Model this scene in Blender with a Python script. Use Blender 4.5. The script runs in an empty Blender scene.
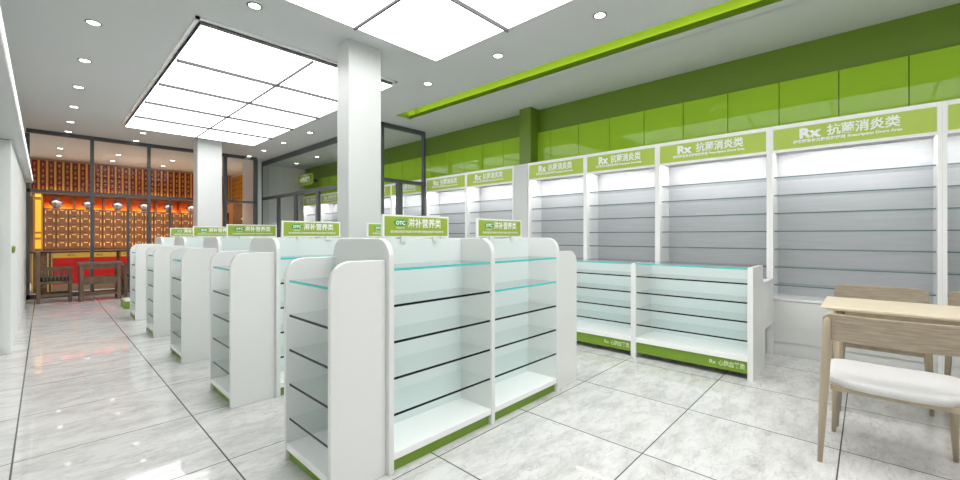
import bpy, bmesh, math, random
from mathutils import Vector, Matrix
random.seed(7)
SC = bpy.context.scene
COL = SC.collection
S = 0.885                       # drawing units to metres
PI = math.pi

# ------------------------------------------------------------------ camera, world, exposure
cam_d = bpy.data.cameras.new('camera'); cam = bpy.data.objects.new('camera', cam_d); COL.objects.link(cam)
cam.location = (0, 0, 1.3*S)
cam.rotation_euler = (PI/2, 0, -math.atan2(436, 411))
cam_d.sensor_width = 36.0; cam_d.lens = 411/960*36.0
cam_d.shift_y = -4/960
cam_d.clip_start = 0.02; cam_d.clip_end = 100
SC.camera = cam
w = bpy.data.worlds.new('world'); SC.world = w; w.use_nodes = True
w.node_tree.nodes['Background'].inputs[0].default_value = (0.9, 0.95, 1, 1)
w.node_tree.nodes['Background'].inputs[1].default_value = 0.3
SC.view_settings.view_transform = 'Standard'; SC.view_settings.look = 'None'
SC.view_settings.gamma = 1; SC.view_settings.use_curve_mapping = False
SC.view_settings.exposure = 0.08
PANEL = 4.6                     # radiance of the ceiling light boxes
LED = 60.0                      # shelf cabinet strips
SPOT = 5.0
try:
    SC.cycles.max_bounces = 10; SC.cycles.transparent_max_bounces = 40
    SC.cycles.diffuse_bounces = 5; SC.cycles.glossy_bounces = 4; SC.cycles.transmission_bounces = 4
    SC.cycles.use_denoising = True; SC.cycles.caustics_reflective = False; SC.cycles.caustics_refractive = False
    SC.cycles.sample_clamp_indirect = 6.0
except Exception: pass

# ------------------------------------------------------------------ materials
def mat(name, col, rough=0.5, metal=0.0, spec=0.5, coat=0.0):
    m = bpy.data.materials.new(name); m.use_nodes = True
    b = m.node_tree.nodes['Principled BSDF']
    b.inputs['Base Color'].default_value = (*col, 1); b.inputs['Roughness'].default_value = rough
    b.inputs['Metallic'].default_value = metal; b.inputs['Specular IOR Level'].default_value = spec
    b.inputs['Coat Weight'].default_value = coat; b.inputs['Coat Roughness'].default_value = 0.03
    return m
def vary(m, scale, amount, stretch=(1, 1, 1), detail=4):
    """gentle procedural variation of the base colour (grain, mottling)"""
    nt = m.node_tree; b = nt.nodes['Principled BSDF']; c = b.inputs['Base Color'].default_value[:]
    tc = nt.nodes.new('ShaderNodeTexCoord'); mp = nt.nodes.new('ShaderNodeMapping'); mp.inputs['Scale'].default_value = stretch
    n = nt.nodes.new('ShaderNodeTexNoise'); n.inputs['Scale'].default_value = scale; n.inputs['Detail'].default_value = detail
    r = nt.nodes.new('ShaderNodeValToRGB')
    r.color_ramp.elements[0].position = .3; r.color_ramp.elements[1].position = .7
    r.color_ramp.elements[0].color = (*[x*(1-amount) for x in c[:3]], 1); r.color_ramp.elements[1].color = (*[min(1, x*(1+amount)) for x in c[:3]], 1)
    nt.links.new(tc.outputs['Object'], mp.inputs[0]); nt.links.new(mp.outputs[0], n.inputs['Vector'])
    nt.links.new(n.outputs['Fac'], r.inputs[0]); nt.links.new(r.outputs[0], b.inputs['Base Color'])
    return m
def emit(name, col, strength):
    m = bpy.data.materials.new(name); m.use_nodes = True; nt = m.node_tree; nt.nodes.clear()
    e = nt.nodes.new('ShaderNodeEmission'); e.inputs[0].default_value = (*col, 1); e.inputs[1].default_value = strength
    o = nt.nodes.new('ShaderNodeOutputMaterial'); nt.links.new(e.outputs[0], o.inputs[0]); return m
def glass(name, tint, rough=0.0, gloss=1.0, f0=.04):
    """thin clear glass: tinted see-through plus a Schlick reflection on its outer faces"""
    m = bpy.data.materials.new(name); m.use_nodes = True; nt = m.node_tree; nt.nodes.clear(); L = nt.links.new
    t = nt.nodes.new('ShaderNodeBsdfTransparent'); t.inputs[0].default_value = (*tint, 1)
    g = nt.nodes.new('ShaderNodeBsdfGlossy'); g.inputs['Roughness'].default_value = rough
    geo = nt.nodes.new('ShaderNodeNewGeometry')
    def mth(op, a, b=None):
        n = nt.nodes.new('ShaderNodeMath'); n.operation = op
        for i, v in enumerate((a, b)):
            if v is None: continue
            if hasattr(v, 'links'): L(v, n.inputs[i])
            else: n.inputs[i].default_value = v
        return n.outputs[0]
    d = nt.nodes.new('ShaderNodeVectorMath'); d.operation = 'DOT_PRODUCT'
    L(geo.outputs['Incoming'], d.inputs[0]); L(geo.outputs['Normal'], d.inputs[1])
    c = mth('POWER', mth('SUBTRACT', 1.0, mth('ABSOLUTE', d.outputs['Value'])), 5.0)
    f = mth('MULTIPLY', mth('ADD', mth('MULTIPLY', c, 1-f0), f0), gloss)
    f = mth('MULTIPLY', f, mth('SUBTRACT', 1.0, geo.outputs['Backfacing']))
    x = nt.nodes.new('ShaderNodeMixShader'); o = nt.nodes.new('ShaderNodeOutputMaterial')
    L(f, x.inputs[0]); L(t.outputs[0], x.inputs[1]); L(g.outputs[0], x.inputs[2]); L(x.outputs[0], o.inputs[0])
    return m

M = {}
M['white'] = mat('white_laminate', (.77, .78, .765), .28, spec=.4)
M['white_cab'] = mat('bright_white_laminate', (.93, .93, .925), .25)
M['white_edge'] = mat('white_edge_band', (.90, .90, .89), .2)
M['backer'] = mat('pale_back_board', (.74, .81, .80), .3)
M['paint'] = mat('white_wall_paint', (.78, .79, .78), .6)
M['ceil'] = mat('ceiling_paint', (.62, .635, .63), .7)
M['soffit'] = mat('shade_grey_soffit', (.42, .43, .43), .6)  # cabinet underside: its unlit grey is put into the colour
M['pillar'] = mat('pillar_paint', (.63, .645, .635), .35)
M['green_wall'] = mat('green_paint', (.15, .25, .02), .4)
M['green_glass'] = mat('green_back_painted_glass', (.35, .58, .035), .04, spec=.22)
M['green_sign'] = mat('sign_green', (.43, .57, .07), .35)
M['green_otc'] = mat('topper_green', (.31, .42, .045), .35)
M['green_kick'] = mat('kick_green', (.17, .30, .02), .3)
M['otc'] = mat('emblem_green', (.0, .30, .07), .4)
M['ink'] = mat('white_lettering', (.92, .93, .92), .5)
M['ink_faint'] = mat('pale_lettering', (.62, .72, .42), .5)
M['grey_board'] = vary(mat('grey_back_board', (.50, .51, .52), .45), 3, .05, (1, 1, 12))
M['steel'] = mat('dark_steel', (.085, .092, .10), .4, spec=.5)
M['grid'] = mat('grey_grid_bar', (.09, .09, .09), .6, spec=.2)
M['mirror'] = mat('dark_mirror_trim', (.25, .25, .25), .08, metal=1)
M['edge_dark_refl'] = mat('glass_edge_dark_reflection', (.003, .008, .009), .3, spec=.2)  # lower shelf edges: dark reflection painted as a colour
M['edge_cyan_refl'] = mat('glass_edge_cyan_reflection', (.07, .58, .56), .2, spec=.3)  # upper shelf edges of the same glass: cyan reflection painted as a colour
M['edge_teal'] = mat('grey_glass_edge', (.13, .20, .21), .15)
M['shelf'] = glass('shelf_glass', (.98, .996, .994))
M['shelf_wall'] = glass('wall_shelf_glass', (.93, .94, .945))
M['pane'] = glass('partition_glass', (.985, .99, .99), 0, .35)
M['clear'] = mat('frosted_clip', (.72, .78, .75), .3)
M['oak'] = vary(mat('light_oak', (.42, .345, .245), .45), 18, .16, (1, 1, .12) , 6)
M['oak_top'] = vary(mat('pale_oak_top', (.80, .68, .50), .35), 18, .10, (6, .5, 1), 6)
M['oak_back'] = vary(mat('grained_oak', (.33, .27, .195), .5), 14, .25, (1, .7, 9), 6)
M['cushion'] = vary(mat('white_cushion', (.66, .65, .65), .75), 60, .03)
M['dark_wood'] = vary(mat('dark_walnut', (.15, .092, .056), .45), 12, .3, (1, 1, .2), 5)
M['herb_wood'] = vary(mat('herb_cabinet_wood', (.14, .06, .024), .4), 9, .22, (1, 1, .3), 5)
M['herb_drawer'] = vary(mat('herb_drawer_wood', (.15, .062, .025), .4), 9, .2, (1, 1, .4), 5)
M['brass'] = mat('brass', (.80, .56, .20), .35, metal=.3)
M['gold'] = mat('gold_panel', (1.0, .58, .05), .4)
M['gold_dark'] = mat('gold_line', (.36, .17, .02), .5)
M['red'] = mat('red_lacquer', (.72, .010, .012), .3)
M['plaque_red'] = mat('plaque_red', (.23, .012, .010), .5)
M['plaque_gold'] = mat('plaque_gold', (.85, .48, .06), .45)
M['niche'] = mat('niche_orange', (.75, .22, .03), .6)
M['black'] = mat('black', (.012, .012, .013), .4)
M['tan'] = mat('tan_plinth', (.45, .30, .18), .5)
M['porcelain'] = vary(mat('blue_white_porcelain', (.36, .38, .45), .25), 22, .6)
M['carved'] = vary(mat('carved_wood', (.20, .11, .045), .5), 26, .5)
M['downlight'] = emit('downlight_lens', (1, .98, .95), 6)
M['panel_light'] = emit('panel_light', (1, 1, 1), PANEL)
M['led_white'] = emit('led_white', (1, 1, 1), LED)
M['glow_line'] = emit('glow_line', (1, 1, 1), 1.6)  # glow put into the left fascia's edge
M['led_green'] = emit('led_green', (1, 1, .55), 7)
M['led_orange'] = emit('led_orange', (1, .27, .03), 26)

def floor_material():
    m = bpy.data.materials.new('polished_marble_tiles'); m.use_nodes = True; nt = m.node_tree
    b = nt.nodes['Principled BSDF']; L = nt.links.new
    N = lambda t: nt.nodes.new(t)
    tc = N('ShaderNodeTexCoord')
    sep = N('ShaderNodeSeparateXYZ'); L(tc.outputs['Object'], sep.inputs[0])
    T = .86*S
    def math_(op, a, v=None):
        n = N('ShaderNodeMath'); n.operation = op
        if hasattr(a, 'links'): L(a, n.inputs[0])
        else: n.inputs[0].default_value = a
        if v is not None:
            if hasattr(v, 'links'): L(v, n.inputs[1])
            else: n.inputs[1].default_value = v
        return n.outputs[0]
    def cell(out, off):
        u = math_('DIVIDE', math_('SUBTRACT', out, off*S), T)
        fl = math_('FLOOR', u); fr = math_('SUBTRACT', u, fl)
        d = math_('MINIMUM', fr, math_('SUBTRACT', 1.0, fr))
        return fl, d
    ix, dx = cell(sep.outputs[0], .735); iy, dy = cell(sep.outputs[1], .98)
    d = math_('MINIMUM', dx, dy)
    joint = math_('LESS_THAN', d, .0042)
    jx = math_('LESS_THAN', dx, .005)
    cb = N('ShaderNodeCombineXYZ'); L(ix, cb.inputs[0]); L(iy, cb.inputs[1])
    wn = N('ShaderNodeTexWhiteNoise'); wn.noise_dimensions = '3D'; L(cb.outputs[0], wn.inputs['Vector'])
    # veins: distorted, stretched noise, shifted per tile
    off = N('ShaderNodeVectorMath'); off.operation = 'MULTIPLY_ADD'
    L(wn.outputs['Color'], off.inputs[0]); off.inputs[1].default_value = (9, 9, 9); L(tc.outputs['Object'], off.inputs[2])
    mp = N('ShaderNodeMapping'); mp.inputs['Rotation'].default_value = (0, 0, .35); mp.inputs['Scale'].default_value = (1.0, 2.6, 1)
    L(off.outputs[0], mp.inputs[0])
    n1 = N('ShaderNodeTexNoise'); n1.inputs['Scale'].default_value = 3.0; n1.inputs['Detail'].default_value = 12; n1.inputs['Roughness'].default_value = .78
    n1.inputs['Distortion'].default_value = .25; L(mp.outputs[0], n1.inputs['Vector'])
    r1 = N('ShaderNodeValToRGB'); e = r1.color_ramp.elements
    e[0].position = .32; e[0].color = (.47, .46, .45, 1); e[1].position = .56; e[1].color = (.70, .695, .685, 1)
    L(n1.outputs['Fac'], r1.inputs[0])
    n2 = N('ShaderNodeTexNoise'); n2.inputs['Scale'].default_value = 3.4; n2.inputs['Detail'].default_value = 8; n2.inputs['Roughness'].default_value = .6
    n2.inputs['Distortion'].default_value = .6; L(mp.outputs[0], n2.inputs['Vector'])
    v = math_('ABSOLUTE', math_('SUBTRACT', n2.outputs['Fac'], .5))
    r2 = N('ShaderNodeValToRGB'); e = r2.color_ramp.elements
    e[0].position = 0; e[0].color = (.45, .45, .45, 1); e[1].position = .013; e[1].color = (1, 1, 1, 1)
    L(v, r2.inputs[0])
    mx = N('ShaderNodeMix'); mx.data_type = 'RGBA'; mx.blend_type = 'MULTIPLY'; mx.inputs['Factor'].default_value = .42
    L(r1.outputs[0], mx.inputs['A']); L(r2.outputs[0], mx.inputs['B'])
    mj = N('ShaderNodeMix'); mj.data_type = 'RGBA'; L(math_('MAXIMUM', joint, jx), mj.inputs['Factor'])
    L(mx.outputs['Result'], mj.inputs['A']); mj.inputs['B'].default_value = (.10, .10, .10, 1)
    L(mj.outputs['Result'], b.inputs['Base Color'])
    b.inputs['Roughness'].default_value = .03; b.inputs['Specular IOR Level'].default_value = .24
    return m
M['floor'] = floor_material()

# ------------------------------------------------------------------ mesh helpers
ORIGIN = {}
class MB:
    def __init__(s): s.v = []; s.f = []; s.m = []; s.sm = []
    def _add(s, vs, fs, m=0, smooth=False):
        b = len(s.v); s.v += [tuple(x) for x in vs]
        for f in fs: s.f.append([b+i for i in f]); s.m.append(m); s.sm.append(smooth)
        return s
    def box(s, x0, y0, z0, x1, y1, z1, m=0, edge=None):
        if x1 < x0: x0, x1 = x1, x0
        if y1 < y0: y0, y1 = y1, y0
        if z1 < z0: z0, z1 = z1, z0
        vs = [(x0,y0,z0),(x1,y0,z0),(x1,y1,z0),(x0,y1,z0),(x0,y0,z1),(x1,y0,z1),(x1,y1,z1),(x0,y1,z1)]
        fs = {'-z':(0,3,2,1),'+z':(4,5,6,7),'-y':(0,1,5,4),'+x':(1,2,6,5),'+y':(2,3,7,6),'-x':(3,0,4,7)}
        b = len(s.v); s.v += vs
        for k, f in fs.items():
            s.f.append([b+i for i in f]); s.m.append(1 if edge and k in edge else m); s.sm.append(False)
        return s
    def prism(s, poly, axis, a0, a1, m=0, side_m=None):
        """poly: 2D points; axis 'x' -> (y,z), 'y' -> (x,z), 'z' -> (x,y)"""
        n = len(poly)
        def P(p, a): return {'x':(a,p[0],p[1]),'y':(p[0],a,p[1]),'z':(p[0],p[1],a)}[axis]
        vs = [P(p,a0) for p in poly]+[P(p,a1) for p in poly]
        b = len(s.v); s.v += vs
        s.f.append([b+i for i in range(n)][::-1]); s.m.append(m); s.sm.append(False)
        s.f.append([b+n+i for i in range(n)]); s.m.append(m); s.sm.append(False)
        for i in range(n):
            j = (i+1) % n
            s.f.append([b+i,b+j,b+n+j,b+n+i]); s.m.append(m if side_m is None else side_m); s.sm.append(False)
        return s
    def tube(s, pts, rs, n=10, m=0, sq=False, rot=0):
        pts = [Vector(p) for p in pts]; rings = []
        if not hasattr(rs, '__len__'): rs = [rs]*len(pts)
        for i, p in enumerate(pts):
            d = (pts[min(i+1,len(pts)-1)]-pts[max(i-1,0)]).normalized()
            up = Vector((0,0,1)) if abs(d.z) < .9 else Vector((1,0,0))
            a = d.cross(up).normalized(); c = d.cross(a).normalized()
            rings.append([p+(a*math.cos(rot+2*PI*k/n)+c*math.sin(rot+2*PI*k/n))*rs[i] for k in range(n)])
        vs = [q for r in rings for q in r]; fs = []
        for i in range(len(pts)-1):
            for k in range(n):
                fs.append((i*n+k, i*n+(k+1)%n, (i+1)*n+(k+1)%n, (i+1)*n+k))
        fs.append(tuple(range(n))[::-1]); fs.append(tuple((len(pts)-1)*n+k for k in range(n)))
        return s._add(vs, fs, m, not sq)
    def lathe(s, c, prof, n=20, m=0):
        vs = []; fs = []
        for r, z in prof:
            for k in range(n): vs.append((c[0]+r*math.cos(2*PI*k/n), c[1]+r*math.sin(2*PI*k/n), c[2]+z))
        for i in range(len(prof)-1):
            for k in range(n): fs.append((i*n+k, i*n+(k+1)%n, (i+1)*n+(k+1)%n, (i+1)*n+k))
        fs.append(tuple(range(n))[::-1]); fs.append(tuple((len(prof)-1)*n+k for k in range(n)))
        return s._add(vs, fs, m, True)
    def mesh(s, o):
        vs = [((v[0]-o[0])*S, (v[1]-o[1])*S, (v[2]-o[2])*S) for v in s.v]
        me = bpy.data.meshes.new('mesh'); me.from_pydata(vs, [], s.f)
        for i, p in enumerate(me.polygons): p.material_index = s.m[i]; p.use_smooth = s.sm[i]
        bm = bmesh.new(); bm.from_mesh(me); bmesh.ops.recalc_face_normals(bm, faces=bm.faces[:]); bm.to_mesh(me); bm.free()
        me.update(); return me
    def build(s, name, mats, parent=None, at=None, bevel=0.0, seg=2):
        o0 = ORIGIN[parent.name] if parent else (at or (0,0,0))
        me = s.mesh(o0); me.name = name
        for k in (mats if isinstance(mats, (list, tuple)) else [mats]): me.materials.append(M[k])
        o = bpy.data.objects.new(name, me); COL.objects.link(o)
        ORIGIN[o.name] = o0
        if parent: o.parent = parent
        else: o.location = [c*S for c in o0]
        if bevel:
            b = o.modifiers.new('bevel', 'BEVEL'); b.width = bevel*S; b.segments = seg; b.limit_method = 'ANGLE'; b.angle_limit = math.radians(40)
        return o
def thing(name, label, cat, at, group=None, rz=0):
    o = bpy.data.objects.new(name, None); COL.objects.link(o); o.empty_display_size = .05
    o.location = [c*S for c in at]; o.rotation_euler = (0, 0, rz); ORIGIN[o.name] = tuple(at)
    return tag(o, label, cat, group)
def tag(o, label, cat, group=None):
    o['label'] = label; o['category'] = cat; o['kind'] = 'thing'
    if group: o['group'] = group
    return o
def struct(name, mb, mats, bevel=0):
    o = mb.build(name, mats, None, (0,0,0), bevel); o['kind'] = 'structure'; return o
def copy_tree(o, parent=None):
    c = o.copy(); COL.objects.link(c)
    if parent: c.parent = parent
    for ch in list(o.children): copy_tree(ch, c)
    ORIGIN[c.name] = ORIGIN.get(o.name, (0, 0, 0))
    return c
def dup(o, at, label, rz=None):
    c = copy_tree(o); c.location = [k*S for k in at]; c['label'] = label; ORIGIN[c.name] = tuple(at)
    if rz is not None: c.rotation_euler = (0, 0, rz)
    return c
_tx = {}
def text_geo(body, size, bold=0.0):
    k = (body, size, bold)
    if k not in _tx:
        c = bpy.data.curves.new('t', 'FONT'); c.body = body; c.size = size; c.offset = bold; c.resolution_u = 2
        o = bpy.data.objects.new('t', c); COL.objects.link(o)
        me = bpy.data.meshes.new_from_object(o.evaluated_get(bpy.context.evaluated_depsgraph_get()))
        vs = [tuple(v.co) for v in me.vertices]; fs = [tuple(p.vertices) for p in me.polygons]
        bpy.data.objects.remove(o); bpy.data.curves.remove(c); bpy.data.meshes.remove(me)
        x0 = min(v[0] for v in vs); x1 = max(v[0] for v in vs)
        _tx[k] = ([(v[0]-x0, v[1]) for v in vs], fs, x1-x0)
    return _tx[k]
def put_text(mb, body, size, place, width=None, bold=0.0, m=0):
    """place(u, v) maps a point of the lettering (u along the line, v up) into the scene"""
    vs, fs, wd = text_geo(body, size, bold)
    k = (width/wd) if width else 1
    mb._add([place(v[0]*k, v[1]) for v in vs], fs, m)

def arc(cx, cz, r, a0, a1, n=8):
    return [(cx+r*math.cos(a0+(a1-a0)*i/n), cz+r*math.sin(a0+(a1-a0)*i/n)) for i in range(n+1)]

# ------------------------------------------------------------------ room shell
H = 3.5; XR = 5.93; YB = 17.0; YF = -2.6
struct('floor', MB().box(-.9, YF-.1, -.1, XR+.15, YB+.1, 0), 'floor')
c = MB()
CX0, CX1, CY1 = 4.40, 4.87, 6.28
c.box(-.9, YF-.1, H, CX0, YB+.1, H+.2).box(CX1, YF-.1, H, XR+.15, YB+.1, H+.2).box(CX0, CY1, H, CX1, YB+.1, H+.2)
struct('ceiling', c, 'ceil')
struct('trim_5', MB().box(4.725, YF, H, CX1+.01, CY1+.02, H+.015), 'ceil')
c = MB()       # green lined light trough in the ceiling: a lip hides the strip that washes the inner side
c.box(CX0-.02, YF, H+.24, CX1+.02, CY1+.02, H+.26)
c.box(CX1-.008, YF, H+.015, CX1+.002, CY1, H+.24).box(CX0-.002, YF, H+.002, CX0+.006, CY1, H+.24).box(CX0, CY1-.008, H+.016, CX1, CY1+.002, H+.24)
struct('trim_1', c, 'green_sign')
struct('trim_6', MB().box(4.72, YF, H-.001, 4.73, CY1, H+.06), 'green_wall')  # trough lip in a darker green: shade of its unlit face painted in
t = MB().box(4.775, YF+.1, H+.02, 4.80, CY1-.05, H+.045).build('led_strip', 'led_green', None, (4.775, YF+.1, H+.02))
tag(t, 'green glowing light strip inside the ceiling trough above the wall cabinets', 'light strip')

struct('wall_right', MB().box(XR, YF, 0, XR+.12, 13.6, H), 'green_wall')
c = MB()       # glossy green glass facing above the cabinets, with open joints
js = [-.3+.525*k for k in range(-5, 28)]
for a, b in zip(js[:-1], js[1:]):
    c.box(5.885, a+.004, 2.44, XR-.001, min(b, 13.5)-.004, 3.09)
struct('trim_2', c, 'green_glass')
struct('wall_front', MB().box(-.9, YF-.1, 0, XR+.12, YF, H), 'paint')
struct('wall_back', MB().box(-.9, YB, 0, 4.75, YB+.1, H), 'tan')
struct('wall_herb_side', MB().box(4.72, 13.7, 0, 4.84, YB, H), 'paint')
struct('wall_glass_room', MB().box(4.5, 13.55, 0, XR, 13.68, H), 'paint')
struct('wall_corner', MB().box(4.10, 12.5, 0, 4.23, 13.69, H).box(4.23, 13.38, 0, 4.75, 13.69, H), 'pillar')
# square pillars
struct('column_1', MB().box(2.325, 4.20, 0, 2.745, 4.46, H), 'pillar', .006)
struct('column_2', MB().box(2.36, 10.92, 0, 2.84, 11.3, H), 'pillar', .006)
struct('column_3', MB().box(5.53, 4.13, 0, XR, 4.41, 2.51), 'pillar', .004)
struct('column_4', MB().box(5.68, 4.17, 2.51, XR, 4.41, H), 'green_wall')

# left wall: white panelled shopfront with deep pilasters
c = MB()
c.box(-.9, YF, 0, -.42, 12.6, H)
for y0, y1 in ((6.9, 8.6), (8.75, 12.45), (2.2, 3.0), (-1.5, -.7)):
    c.box(-.43, y0, 0, -.25, y1, 2.36)
c.box(-.43, 8.58, 0, -.27, 8.77, 2.36)
struct('wall_left', c, 'paint', .005)
c = MB()
for y0, y1 in ((3.05, 5.35), (5.45, 6.85), (-.65, 2.15)):
    for z in (.02, 1.04, 1.26, 2.0, 2.2):
        c.box(-.425, y0, z, -.33, y1, z+.055)
    c.box(-.425, y0, .075, -.39, y1, .30)
    for y in (y0, (y0+y1)/2-.04, y1-.08): c.box(-.425, y, .02, -.35, y+.08, 2.25)
struct('trim_3', c, 'white')
struct('baseboard_left', MB().box(-.3, 3.02, 0, -.262, 5.3, .09), 'white')
struct('trim_4', MB().box(-.42, YF+.1, 2.365, -.158, 12.2, 2.44), 'ceil')
t = MB().box(-.158, YF+.1, 2.412, -.148, 12.2, 2.432).build('glowing_edge', 'glow_line', None, (-.158, YF+.1, 2.40))  # fascia's edge with an added glow, for a bright white line
tag(t, 'thin white fascia edge made to glow, running along the top of the left wall', 'light strip')
t = MB().box(-.25, 7.0, 1.11, -.238, 7.5, 1.18).build('push_plate', 'green_kick', None, (-.25, 7.0, 1.11))
tag(t, 'small green plate on the white pilaster at the far left', 'door plate')

# glass partition before the herb room
def partition(name, boxes, panes):
    f = MB()
    for b in boxes: f.box(*b)
    o = struct(name, f, 'steel')
    for p in panes:
        q = MB().box(*p).build('pane', 'pane', o); q['kind'] = 'structure'
Y0, Y1 = 12.46, 12.54
bx = [(-.25, Y0, 3.42, 4.1, Y1, 3.5), (-.25, Y0, 2.205, 4.1, Y1, 2.265), (-.25, Y0, 0, 4.1, Y1, .09),
      (-.30, Y0, 0, -.20, Y1, 3.4), (.70, Y0-.005, .05, .76, Y1+.005, 3.43), (1.69, Y0-.005, .05, 1.75, Y1+.005, 3.43),
      (3.28, Y0-.005, .05, 3.36, Y1+.005, 3.43), (4.02, Y0, .05, 4.12, Y1, 3.43), (2.62, Y0-.005, .05, 2.68, Y1+.005, 3.43)]
for x in (1.34, 2.13): bx.append((x-.02, Y0, .05, x+.02, Y1, 2.22))
xs = [-.2, .73, 1.72, 2.65, 3.32, 4.07]
partition('window_1', bx, [(a+.05, 12.49, z0, b-.05, 12.50, z1) for a, b in zip(xs[:-1], xs[1:]) for z0, z1 in ((.09, 2.2), (2.265, 3.42))])
# glass partition of the side room
X0, X1 = 4.44, 4.50
bx = [(X0, 6.8, 3.38, X1, 13.3, 3.5), (X0, 6.8, 2.36, X1, 13.3, 2.44), (X0, 6.8, 0, X1, 13.3, .09)]
ys = [6.84, 8.3, 9.5, 10.75, 11.9, 13.25]
for y in ys: bx.append((X0-.005, y-.05, 0, X1+.005, y+.05, 3.4 if y in (ys[0], ys[-1]) else 2.38))
partition('window_2', bx, [(4.465, a+.05, .09, 4.475, b-.05, 2.36) for a, b in zip(ys[:-1], ys[1:])]+[(4.465, 6.9, 2.44, 4.475, 13.2, 3.38)])
bx = [(4.44, 6.80, 3.42, 5.528, 6.88, 3.5), (4.5, 6.80, 2.36, 5.56, 6.88, 2.43), (4.5, 6.8, 0, 5.5, 6.88, .09),
      (5.48, 6.79, 0, 5.528, 6.87, 3.45), (4.84, 6.79, 0, 4.94, 6.89, 2.38)]
partition('window_3', bx, [(4.6, 6.835, .09, 4.84, 6.845, 2.36), (4.94, 6.835, .09, 5.48, 6.845, 2.36), (4.6, 6.835, 2.43, 5.5, 6.845, 3.4)])

# ------------------------------------------------------------------ ceiling light boxes
def light_box(label, x0, x1, y0, y1, nx, ny):
    r = thing('ceiling_light_box', label, 'ceiling light', ((x0+x1)/2, (y0+y1)/2, H), 'ceiling light boxes')
    f = MB(); e = .035
    f.box(x0, y0, H-.022, x1, y0+e, H).box(x0, y1-e, H-.022, x1, y1, H).box(x0, y0, H-.022, x0+e, y1, H).box(x1-e, y0, H-.022, x1, y1, H)
    f.build('frame', 'white_edge', r)
    b = .05; z0 = H-.062
    g = MB(); g.box(x0+b, y0+b, z0+.004, x1-b, y1-b, H); g.build('housing', 'mirror', r)
    for i in range(nx):
        for j in range(ny):
            cx0 = xcuts(x0+b, x1-b, i, nx); cx1 = xcuts(x0+b, x1-b, i+1, nx)
            cy0 = y0+b+(y1-y0-2*b)*j/ny; cy1 = y0+b+(y1-y0-2*b)*(j+1)/ny
            MB().box(cx0+.004, cy0+.004, z0-.004, cx1-.004, cy1-.004, z0+.004).build('diffuser', 'panel_light', r)
    for i in range(1, nx): q = xcuts(x0+b, x1-b, i, nx); MB().box(q-.010, y0+b, z0-.028, q+.010, y1-b, z0-.003).build('grid_bar', 'grid', r)
    for j in range(1, ny): q = y0+b+(y1-y0-2*b)*j/ny; MB().box(x0+b, q-.008, z0-.042, x1-b, q+.008, z0-.003).build('grid_bar', 'grid', r)
    return r
def xcuts(a, b, i, n): return a+(b-a)*i/n
light_box('large gridded ceiling light box between the two grey pillars', 1.04, 3.45, 4.87, 10.6, 2, 5)
light_box('gridded ceiling light box nearest the camera, cut off by the top edge', 1.04, 3.33, -1.9, 3.88, 2, 5)

# downlights
def downlight(x, y, label, warm=False):
    global DL
    if DL is None:
        r = thing('downlight', label, 'downlight', (x, y, H), 'recessed downlights')
        MB().lathe((x, y, H), [(.052, -.004), (.066, -.006), (.066, .0), (.052, .0)], 24).build('trim_ring', 'steel', r)
        MB().lathe((x, y, H), [(.0, -.007), (.052, -.005), (.052, -.001), (0, -.001)], 24).build('lens', 'downlight', r)
        o = bpy.data.objects.new('beam', beam('cool_beam', SPOT, (1, .98, .95))); COL.objects.link(o); o.parent = r; o.location = (0, 0, -.02)
        DL = r
    else: r = dup(DL, (x, y, H), label)
    if warm:
        for ch in r.children:
            if ch.type == 'LIGHT': ch.data = WARM
def beam(name, power, col):
    d = bpy.data.lights.new(name, 'SPOT'); d.energy = power; d.spot_size = 1.9; d.spot_blend = .8
    d.shadow_soft_size = .05; d.color = col; return d
WARM = beam('warm_beam', SPOT*44, (1, .82, .60))
DL = None
ORD = ['first', 'second', 'third', 'fourth', 'fifth', 'sixth', 'seventh', 'eighth']
for i, y in enumerate((4.46, 5.81, 7.14, 8.48, 9.83, 11.18, 12.25)):
    downlight(.35, y, 'recessed downlight, %s from the camera in the row along the left wall' % ORD[i])
for i, y in enumerate((1.94, 3.28, 4.62)):
    downlight(3.80, y, 'recessed downlight beside the green trough, %s from the camera' % ORD[i])
for i, y in enumerate((8.63, 10.03, 11.3, 12.4)):
    downlight(3.88, y, 'recessed downlight along the side glass partition, %s from the pillar' % ORD[i])
downlight(1.38, 4.26, 'recessed downlight between the two large ceiling light boxes')
downlight(1.45, 11.26, 'recessed downlight just beyond the far left corner of the gridded light box')
downlight(1.46, 12.3, 'recessed downlight by the glass partition, left of the far pillar')
downlight(2.66, 12.3, 'recessed downlight by the glass partition, just behind the far pillar')
for i, (x, y) in enumerate(((5.2, 11.12), (5.25, 12.59))):
    downlight(x, y, 'recessed downlight inside the glass side room, %s' % ('nearer one', 'farther one')[i])
for i, x in enumerate((.28, 1.38, 2.57, 3.7)):
    downlight(x, 14.75, 'recessed downlight in the herb room front row, %s from the left' % ORD[i], True)
    downlight(x, 16.1, 'recessed downlight in the herb room back row, %s from the left' % ORD[i], True)

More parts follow.
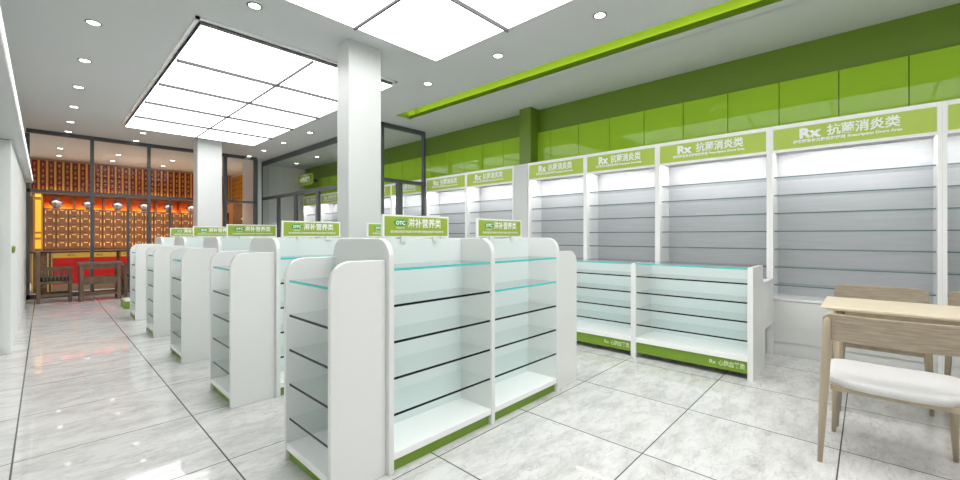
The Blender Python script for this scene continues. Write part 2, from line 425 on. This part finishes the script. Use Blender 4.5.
# ------------------------------------------------------------------ wall cabinets
def wall_cabinet(y0, y1, label):
    r = thing('wall_shelf_cabinet', label, 'shelf cabinet', (5.53, (y0+y1)/2, 0), 'white wall cabinets with green headers')
    h = .03; xf = 5.53; xb = XR-.05
    for a, b in ((y0, y0+h), (y1-h, y1)):
        MB().box(xf, a+.0005, 0, xb, b-.0005, 2.51).build('side_panel', 'white_cab', r)
    MB().box(xb, y0+.001, .0, XR-.002, y1-.001, 2.50).build('back_panel', 'grey_board', r)
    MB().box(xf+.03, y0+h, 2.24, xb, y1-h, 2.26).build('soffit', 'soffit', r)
    MB().box(xf+.04, y0+h+.02, 2.229, xf+.065, y1-h-.02, 2.238).build('led_strip', 'led_white', r)
    MB().box(xf, y0+h, 2.485, xb, y1-h, 2.51).build('top_panel', 'white_cab', r)
    hs = MB().box(xf+.004, y0+h, 2.215, xf+.03, y1-h, 2.485)
    hs = hs.build('header_frame', 'white_cab', r)
    hd = MB().box(xf-.001, y0+h+.004, 2.245, xf+.005, y1-h-.004, 2.468).build('header_sign', 'green_sign', r)
    L = y1-y0-2*h; k = MB(); ys = y1-h; x = xf-.003
    P = lambda u0, v0: (lambda u, v: (x, ys-(u0+u), v0+v))
    put_text(k, 'Rx', .14, P(L*.19, 2.342), L*.15, .007)
    put_text(k, '抗菌消炎类', .115, P(L*.375, 2.348), L*.435, .003)
    put_text(k, '请凭医生处方购买和使用', .036, P(L*.145, 2.293), L*.345, .0015)
    put_text(k, 'Prescription Drugs Area', .036, P(L*.505, 2.295), L*.315, .0015)
    k.build('lettering', 'ink', hd)
    for i in range(7):
        z = .755+.199*i
        MB().box(xf+.07, y0+h+.002, z-.006, xb-.001, y1-h-.002, z+.006, 0, ('-x',)).build('glass_shelf', ['shelf_wall', 'edge_teal'], r)
    MB().box(xf+.002, y0+h, .595, xb, y1-h, .62).build('ledge', 'white_edge', r)
    MB().box(xf+.012, y0+h, .14, xf+.03, y1-h, .588).build('base_panel', 'white', r)
    MB().box(xf+.03, y0+h, 0, xf+.045, y1-h, .135).build('kick_board', 'white', r)
    return r
wall_cabinet(-1.76, -.49, 'white wall cabinet at the right edge, behind the oak table')
wall_cabinet(-.49, .79, 'largest looking white wall cabinet, behind the oak table and chairs')
wall_cabinet(.79, 2.01, 'white wall cabinet second from right, behind the low display counter')
wall_cabinet(2.01, 3.06, 'white wall cabinet behind the left half of the low display counter')
wall_cabinet(3.06, 4.12, 'white wall cabinet just right of the white clad wall pilaster')
wall_cabinet(4.42, 5.58, 'white wall cabinet just left of the white clad wall pilaster')
wall_cabinet(5.58, 6.78, 'white wall cabinet touching the glass side room from outside')
ys = [6.90, 8.05, 9.2, 10.4, 11.6, 12.75]
nm = ['nearest the glass front', 'second from the glass front', 'third from the glass front', 'second from the back wall', 'last before the back wall']
for a, b, n in zip(ys[:-1], ys[1:], nm): wall_cabinet(a, b, 'white wall cabinet inside the glass side room, '+n)
# rounded sign in the side room
r = thing('wall_sign', 'rounded green sign with white lettering high in the glass side room', 'sign', (5.40, 12.9, 2.95))
def rrect(x0, z0, x1, z1, q, n=6):
    return arc(x1-q, z0+q, q, -PI/2, 0, n)+arc(x1-q, z1-q, q, 0, PI/2, n)+arc(x0+q, z1-q, q, PI/2, PI, n)+arc(x0+q, z0+q, q, PI, 1.5*PI, n)
MB().prism(rrect(12.05, 2.86, 13.1, 3.2, .1), 'x', 5.50, 5.53).build('board', 'green_sign', r)
MB().prism(rrect(12.12, 2.91, 13.03, 3.15, .07), 'x', 5.496, 5.50).build('panel', 'green_glass', r)
k = MB(); put_text(k, '中西成药', .17, lambda u, v: (5.493, 12.92-u, 2.965+v), .68, .006); k.build('lettering', 'ink', r)
MB().box(5.53, 12.5, 2.98, XR-.045, 12.6, 3.06).build('bracket', 'steel', r)

# ------------------------------------------------------------------ gondolas
GY = [1.91, 3.48, 5.08, 6.64, 8.17]
def gondola(y, label):
    r = thing('gondola_shelf', label, 'gondola shelf', (2.13, y+.285, 0), 'double-sided white gondola shelves')
    f0, f1, mid = y-.03, y+.60, y+.285
    def end(x0, x1):
        q = .11; poly = [(f0, 0), (f1, 0)]+arc(f1-q, 1.285-q, q, 0, PI/2)+arc(f0+q, 1.285-q, q, PI/2, PI)
        MB().prism(poly, 'x', x0, x1).build('side_panel', 'white', r, bevel=.004)
    for x0, x1 in ((1.28, 1.312), (2.112, 2.148), (2.938, 2.97)): end(x0, x1)
    for x0, x1 in ((1.312, 2.112), (2.148, 2.938)):
        MB().box(x0, mid-.012, .0, x1, mid+.012, 1.28).build('back_panel', 'backer', r)
        for sgn in (-1, 1):
            fr = f0+.006 if sgn < 0 else f1-.006; bk = mid+sgn*.013
            lo, hi = min(fr, bk), max(fr, bk)
            MB().box(x0, lo, .07, x1, hi, .11).build('bottom_deck', 'white_edge', r, bevel=.003)
            kf = f0+.03 if sgn < 0 else f1-.03
            MB().box(x0, min(kf, kf-sgn*.02), 0, x1, max(kf, kf-sgn*.02), .07).build('kick_board', 'green_kick', r)
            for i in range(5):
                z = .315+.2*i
                dk = 'edge_cyan_refl' if i > (3 if x0 < 2 else 2) else 'edge_dark_refl'  # reflection in the edge painted by height: cyan above, black below
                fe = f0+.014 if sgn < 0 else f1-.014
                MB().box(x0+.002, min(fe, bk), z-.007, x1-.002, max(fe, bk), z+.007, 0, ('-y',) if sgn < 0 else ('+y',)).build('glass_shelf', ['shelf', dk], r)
    return r
def end_cap(y, x_in, x_out, label):
    r = thing('end_cap_shelf', label, 'end shelf', ((x_in+x_out)/2, y+.285, 0), 'end cap shelves of the gondolas')
    d = 1 if x_out > x_in else -1; q = .11; top = 1.17; xi = x_in+d*.001
    if d < 0: poly = [(x_out, 0), (xi, 0), (xi, top)]+arc(x_out+q, top-q, q, PI/2, PI)
    else: poly = [(xi, 0), (x_out, 0)]+arc(x_out-q, top-q, q, 0, PI/2)+[(xi, top)]
    for a, b in ((y, y+.03), (y+.54, y+.57)):
        MB().prism(poly, 'y', a, b).build('side_panel', 'white', r, bevel=.004)
    a, b = y+.03, y+.54
    MB().box(xi, a, 0, xi+d*.02, b, top-.005).build('back_panel', 'backer', r)
    MB().box(xi+d*.02, a, .06, x_out-d*.004, b, .10).build('bottom_deck', 'white_edge', r, bevel=.003)
    MB().box(x_out-d*.045, a, 0, x_out-d*.025, b, .06).build('kick_board', 'green_kick', r)
    for i in range(5):
        z = .237+.2*i
        MB().box(xi+d*.021, a+.002, z-.007, x_out-d*.02, b-.002, z+.007, 0, ('-x',) if d < 0 else ('+x',)).build('glass_shelf', ['shelf', 'edge_cyan_refl' if i > 3 else 'edge_dark_refl'], r)
    return r
def topper(y, x0, label):
    r = thing('topper_sign', label, 'sign', (x0+.275, y+.285, 1.281), 'green topper signs on the gondolas')
    yc = y+.285; x1 = x0+.55
    MB().box(x0, yc-.009, 1.29, x1, yc+.009, 1.436).build('board', 'white_edge', r)
    pn = MB().box(x0+.013, yc-.012, 1.301, x1-.013, yc-.008, 1.425).build('panel', 'green_otc', r)
    for cx in (x0+.15, x0+.42):
        MB().box(cx-.022, yc-.024, 1.262, cx+.022, yc-.0125, 1.30).box(cx-.022, yc+.0125, 1.262, cx+.022, yc+.022, 1.30).box(cx-.022, yc-.018, 1.2812, cx+.022, yc+.018, 1.290).build('clip', 'clear', r)
    em = MB(); ec = (x0+.13, 1.385)
    em.prism([(ec[0]+.050*math.cos(2*PI*i/24), ec[1]+.022*math.sin(2*PI*i/24)) for i in range(24)], 'y', yc-.0135, yc-.012)
    em = em.build('emblem', 'otc', pn)
    P = lambda u0, v0, yy: (lambda u, v: (u0+u, yy, v0+v))
    k = MB(); put_text(k, 'OTC', .034, P(ec[0]-.036, ec[1]-.012, yc-.0142), .072, .0015); k.build('emblem_lettering', 'ink', em)
    k = MB(); put_text(k, '滋补营养类', .064, P(x0+.19, 1.361, yc-.0135), .285, .001)
    put_text(k, '甲类非处方药', .014, P(ec[0]-.03, 1.347, yc-.0135), .06)
    put_text(k, '请仔细阅读药品使用说明书并按说明使用或在药师指导下购买和使用', .018, P(x0+.055, 1.321, yc-.0135), .44, .0002)
    k.build('lettering', 'ink', pn)
    return r
where = ['nearest the camera', 'second from the camera, in front of the near grey pillar', 'third from the camera, behind the near grey pillar', 'fourth from the camera', 'farthest from the camera']
where2 = ['nearest the camera', 'second from the camera', 'third from the camera', 'fourth from the camera', 'farthest from the camera']
g0 = gondola(GY[0], 'double-bay white gondola shelf '+where[0])
e0 = end_cap(GY[0], 1.28, .96, 'rounded white end cap shelf facing the left aisle, '+where2[0])
t0 = topper(GY[0], 1.44, 'green topper sign on the left bay of the nearest gondola')
t1 = dup(t0, (2.29+.275, GY[0]+.285, 1.281), 'green topper sign on the right bay of the nearest gondola')
end_cap(GY[0], 2.97, 3.30, 'rounded white end cap shelf at the right end of the nearest gondola')
for i in range(1, 5):
    y = GY[i]+.285
    dup(g0, (2.13, y, 0), 'double-bay white gondola shelf '+where[i])
    dup(e0, (1.12, y, 0), 'rounded white end cap shelf facing the left aisle, '+where2[i])
    dup(t0, (1.44+.275, y, 1.281), 'green topper sign on the left bay of the gondola '+where2[i])
    if i < 3: dup(t0, (2.29+.275, y, 1.281), 'green topper sign on the right bay of the gondola '+where2[i])
t = MB().box(.985, 9.62, 0, 1.30, 10.2, .125).box(1.0, 9.635, .125, 1.29, 10.18, .135, 1).build('plinth', ['green_kick', 'white'], None, (1.14, 9.9, 0), .004)
tag(t, 'low green box on the floor beyond the farthest end cap shelf', 'plinth')

# ------------------------------------------------------------------ low display counter
r = thing('display_counter', 'low white glass-shelved display counter in front of the wall cabinets', 'display counter', (4.6, 1.83, 0))
xf, xb, x2 = 4.33, 4.80, 5.40
poly = [(xf, 0), (4.93, 0), (4.93, .37), (x2, .37), (x2, .845), (xb+.02, .845), (xb+.005, 1.015), (xf, 1.015)]
for a, b in ((.74, .785), (1.80, 1.855), (2.83, 2.87)):
    if a == 1.80: MB().box(xf, a, 0, xb, b, 1.0).build('divider', 'white', r, bevel=.003)
    else: MB().prism(poly, 'y', a, b).build('end_panel', 'white', r, bevel=.003)
for a, b in ((.785, 1.80), (1.855, 2.83)):
    MB().box(xb-.03, a, .06, xb-.01, b, .99).build('back_panel', 'backer', r)
    MB().box(xf+.006, a, .165, xb-.03, b, .215).build('bottom_deck', 'white_edge', r, bevel=.003)
    kb = MB().box(xf+.02, a, .055, xf+.04, b, .165).build('kick_board', 'green_kick', r)
    k = MB(); put_text(k, 'Rx', .05, lambda u, v: (xf+.0185, a+.31-u, .095+v), .055, .001)
    put_text(k, '心脑血管类', .058, lambda u, v: (xf+.0185, a+.235-u, .092+v), .215, .001); k.build('lettering', 'ink_faint', kb)
    for i in range(4):
        z = .35+.172*i
        MB().box(xf+.02, a+.002, z-.007, xb-.031, b-.002, z+.007, 0, ('-x',)).build('glass_shelf', ['shelf', 'edge_dark_refl'], r)
    MB().box(xf+.004, a-.01, 1.0005 if False else .995, xb, b+.01, 1.0075, 0, ('-x',)).build('glass_top', ['shelf', 'edge_cyan_refl'], r)
    MB().box(xb-.005, a, .80, x2-.01, b, .835).build('work_top', 'white', r)

# ------------------------------------------------------------------ oak table and chairs
r = thing('dining_table', 'pale oak table at the right edge with slanted rim', 'table', (3.85, -.6, 0))
tx0, tx1, ty0, ty1, tz = 3.59, 4.20, -1.45, .23, .83
m = MB(); lo = .045
vs = [(tx0,ty0,tz),(tx1,ty0,tz),(tx1,ty1,tz),(tx0,ty1,tz),(tx0,ty0,tz-.012),(tx1,ty0,tz-.012),(tx1,ty1,tz-.012),(tx0,ty1,tz-.012),
      (tx0+lo,ty0+lo,tz-.028),(tx1-lo,ty0+lo,tz-.028),(tx1-lo,ty1-lo,tz-.028),(tx0+lo,ty1-lo,tz-.028)]
m._add(vs, [(0,1,2,3)]+[(i,(i+1)%4,4+(i+1)%4,4+i) for i in range(4)]+[(4+i,4+(i+1)%4,8+(i+1)%4,8+i) for i in range(4)]+[(11,10,9,8)])
m.build('tabletop', 'oak_top', r, bevel=.002)
MB().box(tx0+.11, ty0+.12, tz-.085, tx1-.11, ty1-.12, tz-.028).build('apron', 'oak', r)
for x, y, sx, sy in ((tx0+.15, ty1-.10, -1, 1), (tx1-.15, ty1-.10, 1, 1), (tx0+.15, ty0+.10, -1, -1), (tx1-.15, ty0+.10, 1, -1)):
    MB().tube([(x+sx*.015, y+sy*.03, 0), (x, y, tz-.028)], [.017, .028], 12).build('leg', 'oak', r)

def chair(at, label):
    X, Y, _ = at
    r = thing('dining_chair', label, 'chair', at, 'oak chairs with white seats')
    A = lambda x, y, z: (X+x, Y+y, z)
    # seat pad: rounded, slightly dished
    m = MB(); nx, ny = 12, 14; vs = []; fs = []
    def outline(u, v):   # rounded trapezoid
        w = .295-.012*(1+u)/2 if True else 0
        x = -.25+.52*(u+1)/2; y = v*(.285 + .012*u)
        return x, y
    zz = lambda u, v: .495-.010*(1-v*v)*.9+.006*u
    for layer in range(5):
        sc, dz = ((.95, -.046), (1.0, -.041), (1.0, -.010), (.985, -.002), (.92, .002))[layer]
        ring = []
        for k in range(48):
            a = 2*PI*k/48; ca, sa = math.cos(a), math.sin(a)
            p = 5.0; q = (abs(ca)**p+abs(sa)**p)**(-1/p)
            u, v = ca*q*sc, sa*q*sc
            x, y = outline(u, v); ring.append(A(x, y, zz(u, v)+dz))
        vs += ring
    for l in range(4):
        for k in range(48): fs.append((l*48+k, l*48+(k+1)%48, (l+1)*48+(k+1)%48, (l+1)*48+k))
    base = 4*48
    for ring_i, sc in enumerate((.7, .4, .12)):
        b0 = len(vs)
        for k in range(48):
            a = 2*PI*k/48; ca, sa = math.cos(a), math.sin(a); p = 5.0; q = (abs(ca)**p+abs(sa)**p)**(-1/p)
            u, v = ca*q*sc, sa*q*sc; x, y = outline(u, v); vs.append(A(x, y, zz(u, v)+.003))
        for k in range(48): fs.append((base+k, base+(k+1)%48, b0+(k+1)%48, b0+k))
        base = b0
    fs.append(tuple(base+k for k in range(48))); fs.append(tuple(range(48))[::-1])
    m._add(vs, fs, 0, True); m.build('seat', 'cushion', r)
    f = MB(); f.box(X-.235, Y-.25, .415, X-.20, Y+.25, .448).box(X+.205, Y-.255, .405, X+.235, Y+.255, .446)
    f.box(X-.21, Y-.262, .41, X+.21, Y-.236, .446).box(X-.21, Y+.236, .41, X+.21, Y+.262, .446)
    f.build('seat_frame', 'oak', r, bevel=.004)
    for s in (-1, 1):
        MB().tube([A(.265, s*.268, 0), A(.235, s*.255, .30), A(.225, s*.25, .445)], [.012, .021, .024], 12).build('leg', 'oak', r)
        MB().tube([A(-.27, s*.305, 0), A(-.265, s*.29, .35), A(-.275, s*.278, .6), A(-.285, s*.272, .78), A(-.286, s*.271, .825), A(-.286, s*.271, .838)],
                  [.012, .020, .022, .020, .016, .006], 12).build('rear_leg', 'oak', r)
    # curved backrest board
    n = 20; vs = []; fs = []
    for i in range(n+1):
        v = -1+2*i/n; y = v*.292; x = -.315+.055*v*v
        e = max(0, (abs(v)-.86)/.14); dz = .022*e*e
        for (dx, z) in ((-.012, .712+dz), (.012, .712+dz), (.004, .862-dz), (-.020, .862-dz)): vs.append(A(x+dx, y, z))
    for i in range(n):
        for k in range(4): fs.append((i*4+k, i*4+(k+1)%4, (i+1)*4+(k+1)%4, (i+1)*4+k))
    fs.append((0,1,2,3)); fs.append(tuple(n*4+k for k in (3,2,1,0)))
    MB()._add(vs, fs, 0, False).build('backrest', 'oak_back', r, bevel=.004)
    return r
ch = chair((3.34, -.105, 0), 'oak chair with white seat seen from behind, in front of the table')
dup(ch, (4.67, -.073, 0), 'oak chair behind the table, left one, only its back showing', PI)
dup(ch, (4.67, -.76, 0), 'oak chair behind the table, right one at the photo edge', PI)

# ------------------------------------------------------------------ herb room
r = thing('herb_cabinet', 'tall wooden herb drawer cabinet with lit niches behind the glass', 'drawer cabinet', (1.9, 16.7, 0))
hx0, hx1, hy = -.02, 3.84, 16.5
MB().box(hx0, hy+.02, 0, hx1, YB-.12, 2.08).box(hx0, hy, 0, hx1, hy+.02, .9).build('carcass', 'herb_wood', r)
MB().box(hx0, YB-.2, 2.08, hx1, YB-.12, 2.5).build('niche_back', 'niche', r)
m = MB().box(hx0-.2, hy-.06, 2.47, hx1+.1, YB-.12, 2.55).box(hx0-.2, hy-.03, 2.43, hx1+.1, YB-.12, 2.47)
m.build('cornice', 'herb_wood', r)
nd = [hx0+.62*i for i in range(7)]
for x in nd: MB().box(x-.02, hy, 2.08, x+.02, YB-.2, 2.45).build('niche_divider', 'herb_wood', r)
for a, b in zip(nd[:-1], nd[1:]): MB().box(a+.05, YB-.26, 2.081, b-.05, YB-.215, 2.089).build('led_strip', 'led_orange', r)
for i in range(16):
    for j in range(5):
        x = hx0+.01+.24*i; z = .935+.228*j
        d = MB().box(x+.006, hy-.012, z+.006, x+.234, hy+.02, z+.222).build('drawer', 'herb_drawer', r, bevel=.004, seg=1)
        MB().box(x+.03, hy-.022, z+.075, x+.048, hy-.012, z+.165).box(x+.192, hy-.022, z+.075, x+.21, hy-.012, z+.165).box(x+.08, hy-.018, z+.165, x+.16, hy-.012, z+.185).build('brass_fittings', 'brass', d)
def pillar_panel(x0, x1):
    o = MB().box(x0, hy-.04, .93, x1, hy+.1, 2.5).build('pilaster', 'gold_dark', r)
    MB().box(x0+.035, hy-.05, 1.42, x1-.035, hy-.04, 2.28).box(x0+.035, hy-.05, 2.36, x1-.035, hy-.04, 2.47).box(x0+.035, hy-.05, 1.26, x1-.035, hy-.04, 1.36).box(x0+.035, hy-.05, .96, x1-.035, hy-.04, 1.2).build('gold_panel', 'gold', o)
pillar_panel(-.2, -.02); pillar_panel(3.86, 4.06)
for i, x in enumerate((.24, .90, 1.54, 2.17, 2.79, 3.40)):
    if i == 0:
        J = thing('porcelain_jar', 'lidded blue and white porcelain jar in a lit niche, first from the left', 'jar', (x, 16.62, 2.081), 'porcelain jars in the niches')
        MB().lathe((x, 16.62, 2.081), [(.07, 0), (.075, .02), (.105, .06), (.14, .13), (.142, .17), (.12, .205), (.08, .222), (.075, .24)], 18).build('body', 'porcelain', J)
        MB().lathe((x, 16.62, 2.081), [(.09, .241), (.088, .262), (.055, .292), (.022, .30), (.026, .32), (.016, .335)], 18).build('lid', 'porcelain', J)
    else: dup(J, (x, 16.62, 2.081), 'lidded blue and white porcelain jar in a lit niche, %s from the left' % ORD[i])

# counter before it
r = thing('herb_counter', 'red fronted herb counter with gold band and carved end', 'counter', (1.9, 14.2, 0))
MB().box(-.22, 13.915, .90, 4.0, 14.5, .935).build('worktop', 'black', r)
MB().box(.14, 13.95, .15, 4.0, 14.45, .78).build('front_panel', 'red', r)
MB().box(.14, 13.93, .78, 4.0, 14.45, .90).build('gold_band', 'gold', r)
k = MB()
for x in (.45, .95, 1.45, 1.95, 2.45, 2.95, 3.45):
    for s in (-1, 1): k.tube([(x-.06, 13.929, .84-s*.02), (x, 13.929, .84+s*.025), (x+.06, 13.929, .84-s*.02)], .006, 6)
for x in (1.33, 2.6, 3.9): k.box(x-.02, 13.925, .785, x-.008, 13.93, .895).box(x+.008, 13.925, .785, x+.02, 13.93, .895)
k.build('gold_band_ornament', 'gold_dark', r)
MB().box(.14, 13.92, 0, 4.0, 14.45, .15).build('plinth_board', 'tan', r)
e = MB().box(-.2, 13.88, 0, .14, 14.48, .90).build('end_panel', 'herb_wood', r)
MB().box(-.16, 13.868, .1, .04, 13.88, .84).build('carved_panel', 'carved', e)
MB().box(-.195, 13.865, .0, -.17, 13.88, .9).box(.115, 13.865, 0, .135, 13.88, .9).box(.05, 13.865, .0, .075, 13.88, .9).build('gilt_moulding', 'brass', e)
for x in (1.3, 2.6): MB().box(x-.03, 13.93, .15, x+.03, 13.95, .9).build('stile', 'herb_wood', r)

# couplet plaques
def glyphs(mb, place, n, h, w):
    for i in range(n):
        v0 = h*(i+.18)/n; hh = h/n*.64
        for _ in range(random.choice((3, 4))):
            z = v0+random.random()*hh*.8; a = random.uniform(.3, 1.0)
            mb._add([place(-w*a/2, z), place(w*a/2, z), place(w*a/2, z+hh*.16), place(-w*a/2, z+hh*.16)], [(0,1,2,3)])
        x = random.uniform(-.25, .25)*w
        mb._add([place(x-w*.09, v0), place(x+w*.09, v0), place(x+w*.09, v0+hh), place(x-w*.09, v0+hh)], [(0,1,2,3)])
NUM = ['first','second','third','fourth','fifth','sixth','seventh','eighth','ninth','tenth','eleventh','twelfth','thirteenth','fourteenth','fifteenth','sixteenth','seventeenth','eighteenth','nineteenth','twentieth',
       'twenty-first','twenty-second','twenty-third','twenty-fourth','twenty-fifth','twenty-sixth','twenty-seventh','twenty-eighth','twenty-ninth','thirtieth','thirty-first']
i = 0; x = -.24
while x < 4.6:
    r = thing('couplet_plaque', '%s red plaque with gold characters from the left above the herb drawers' % NUM[i], 'plaque', (x+.055, YB, 2.56), 'red plaques above the herb drawers')
    MB().box(x, YB-.02, 2.56, x+.115, YB-.001, 3.44).build('board', 'plaque_red', r)
    k = MB(); glyphs(k, lambda u, v: (x+.0575+u, YB-.0215, 2.60+v), 5, .80, .06); k.build('lettering', 'plaque_gold', r)
    MB().box(x+.118, YB-.03, 2.56, x+.153, YB-.001, 3.44).build('gilt_strip', 'gold', r)
    x += .163; i += 1
i = 0; y = 14.93
while y < 16.75:
    r = thing('couplet_plaque', '%s gilt plaque from the glass on the herb room side wall' % NUM[i], 'plaque', (4.72, y+.1, 2.5), 'gilt plaques on the side wall')
    MB().box(4.70, y, 2.5, 4.719, y+.17, 3.42).build('board', 'plaque_gold', r)
    k = MB(); glyphs(k, lambda u, v: (4.699, y+.085-u, 2.55+v), 5, .82, .1); k.build('lettering', 'plaque_red', r)
    MB().box(4.69, y+.175, 2.5, 4.719, y+.205, 3.42).build('gilt_strip', 'plaque_red', r)
    y += .21; i += 1
# lower cupboard on side wall
r = thing('side_cupboard', 'dark wooden cupboard with a lit orange niche at the right of the herb room', 'cupboard', (4.45, 16.0, 0))
MB().box(4.30, 15.3, 0, 4.70, 16.4, 1.2).box(4.30, 15.3, 1.2, 4.70, 15.75, 2.4).box(4.30, 15.75, 2.1, 4.70, 16.4, 2.4).box(4.3, 16.36, 1.2, 4.7, 16.4, 2.1).build('body', 'herb_wood', r)
MB().box(4.67, 15.75, 1.2, 4.70, 16.36, 2.1).build('niche_back', 'niche', r)
MB().box(4.62, 15.8, 1.201, 4.65, 16.3, 1.22).build('led_strip', 'led_orange', r)
for i, z in enumerate((1.5, 1.85)):
    t = MB().box(4.45, 14.2, z, 4.719, 15.0, z+.04).build('wall_shelf', 'white', None, (4.6, 14.6, z))
    tag(t, 'small white wall shelf right of the herb room, %s' % ('lower one', 'upper one')[i], 'shelf', 'white wall shelves')

# tea table and armchairs
r = thing('tea_table', 'dark wooden tea table with drawers in front of the herb counter', 'table', (.79, 11.5, 0))
for x in (.51, 1.07):
    for y in (11.33, 11.72): MB().box(x-.028, y-.028, 0, x+.028, y+.028, .72).build('leg', 'dark_wood', r)
MB().box(.45, 11.27, .72, 1.13, 11.78, .765).build('tabletop', 'dark_wood', r, bevel=.004)
MB().box(.52, 11.32, .64, 1.06, 11.73, .72).build('apron', 'dark_wood', r)
d = MB().box(.53, 11.325, .33, 1.05, 11.72, .47).build('drawer_box', 'dark_wood', r)
for a, b in ((.54, .785), (.795, 1.04)): MB().box(a, 11.312, .345, b, 11.325, .455).build('drawer', 'dark_wood', d, bevel=.003)
m = MB()
for y in (11.33, 11.72): m.box(.53, y-.015, .10, 1.05, y+.015, .14)
for x in (.51, 1.07): m.box(x-.015, 11.34, .10, x+.015, 11.71, .14)
m.box(.53, 11.35, .12, 1.05, 11.7, .135); m.build('stretcher', 'dark_wood', r)
def armchair(at, label):
    X, Y, _ = at; r = thing('armchair', label, 'armchair', at, 'dark wooden armchairs')
    def B(n, *b, mt='dark_wood', bev=.003):
        return MB().box(X+b[0], Y+b[1], b[2], X+b[3], Y+b[4], b[5]).build(n, mt, r, bevel=bev)
    for y in (-.28, .24):
        B('leg', -.24, y, 0, -.19, y+.045, .97); B('leg', .20, y, 0, .245, y+.045, .66)
        B('armrest', -.2, y-.005, .63, .26, y+.05, .67)
        for k in range(7): B('spindle', -.155+.052*k, y+.012, .41, -.137+.052*k, y+.03, .64, bev=0)
        B('stretcher', -.2, y+.01, .12, .21, y+.035, .17)
    B('seat', -.24, -.29, .37, .265, .295, .415); B('cushion', -.19, -.23, .416, .2, .23, .50, mt='black', bev=.02)
    B('top_rail', -.25, -.32, .93, -.19, .32, .985); B('back_splat', -.232, -.09, .415, -.205, .09, .93)
    for y in (-.19, .17): B('spindle', -.23, y, .415, -.205, y+.02, .93, bev=0)
    B('stretcher', -.235, -.25, .2, -.2, .25, .24); B('stretcher', .205, -.25, .12, .235, .25, .16)
    return r
a0 = armchair((.14, 11.78, 0), 'dark wooden armchair with black cushion left of the tea table')
dup(a0, (1.42, 11.78, 0), 'dark wooden armchair right of the tea table, half hidden by an end cap shelf', PI)
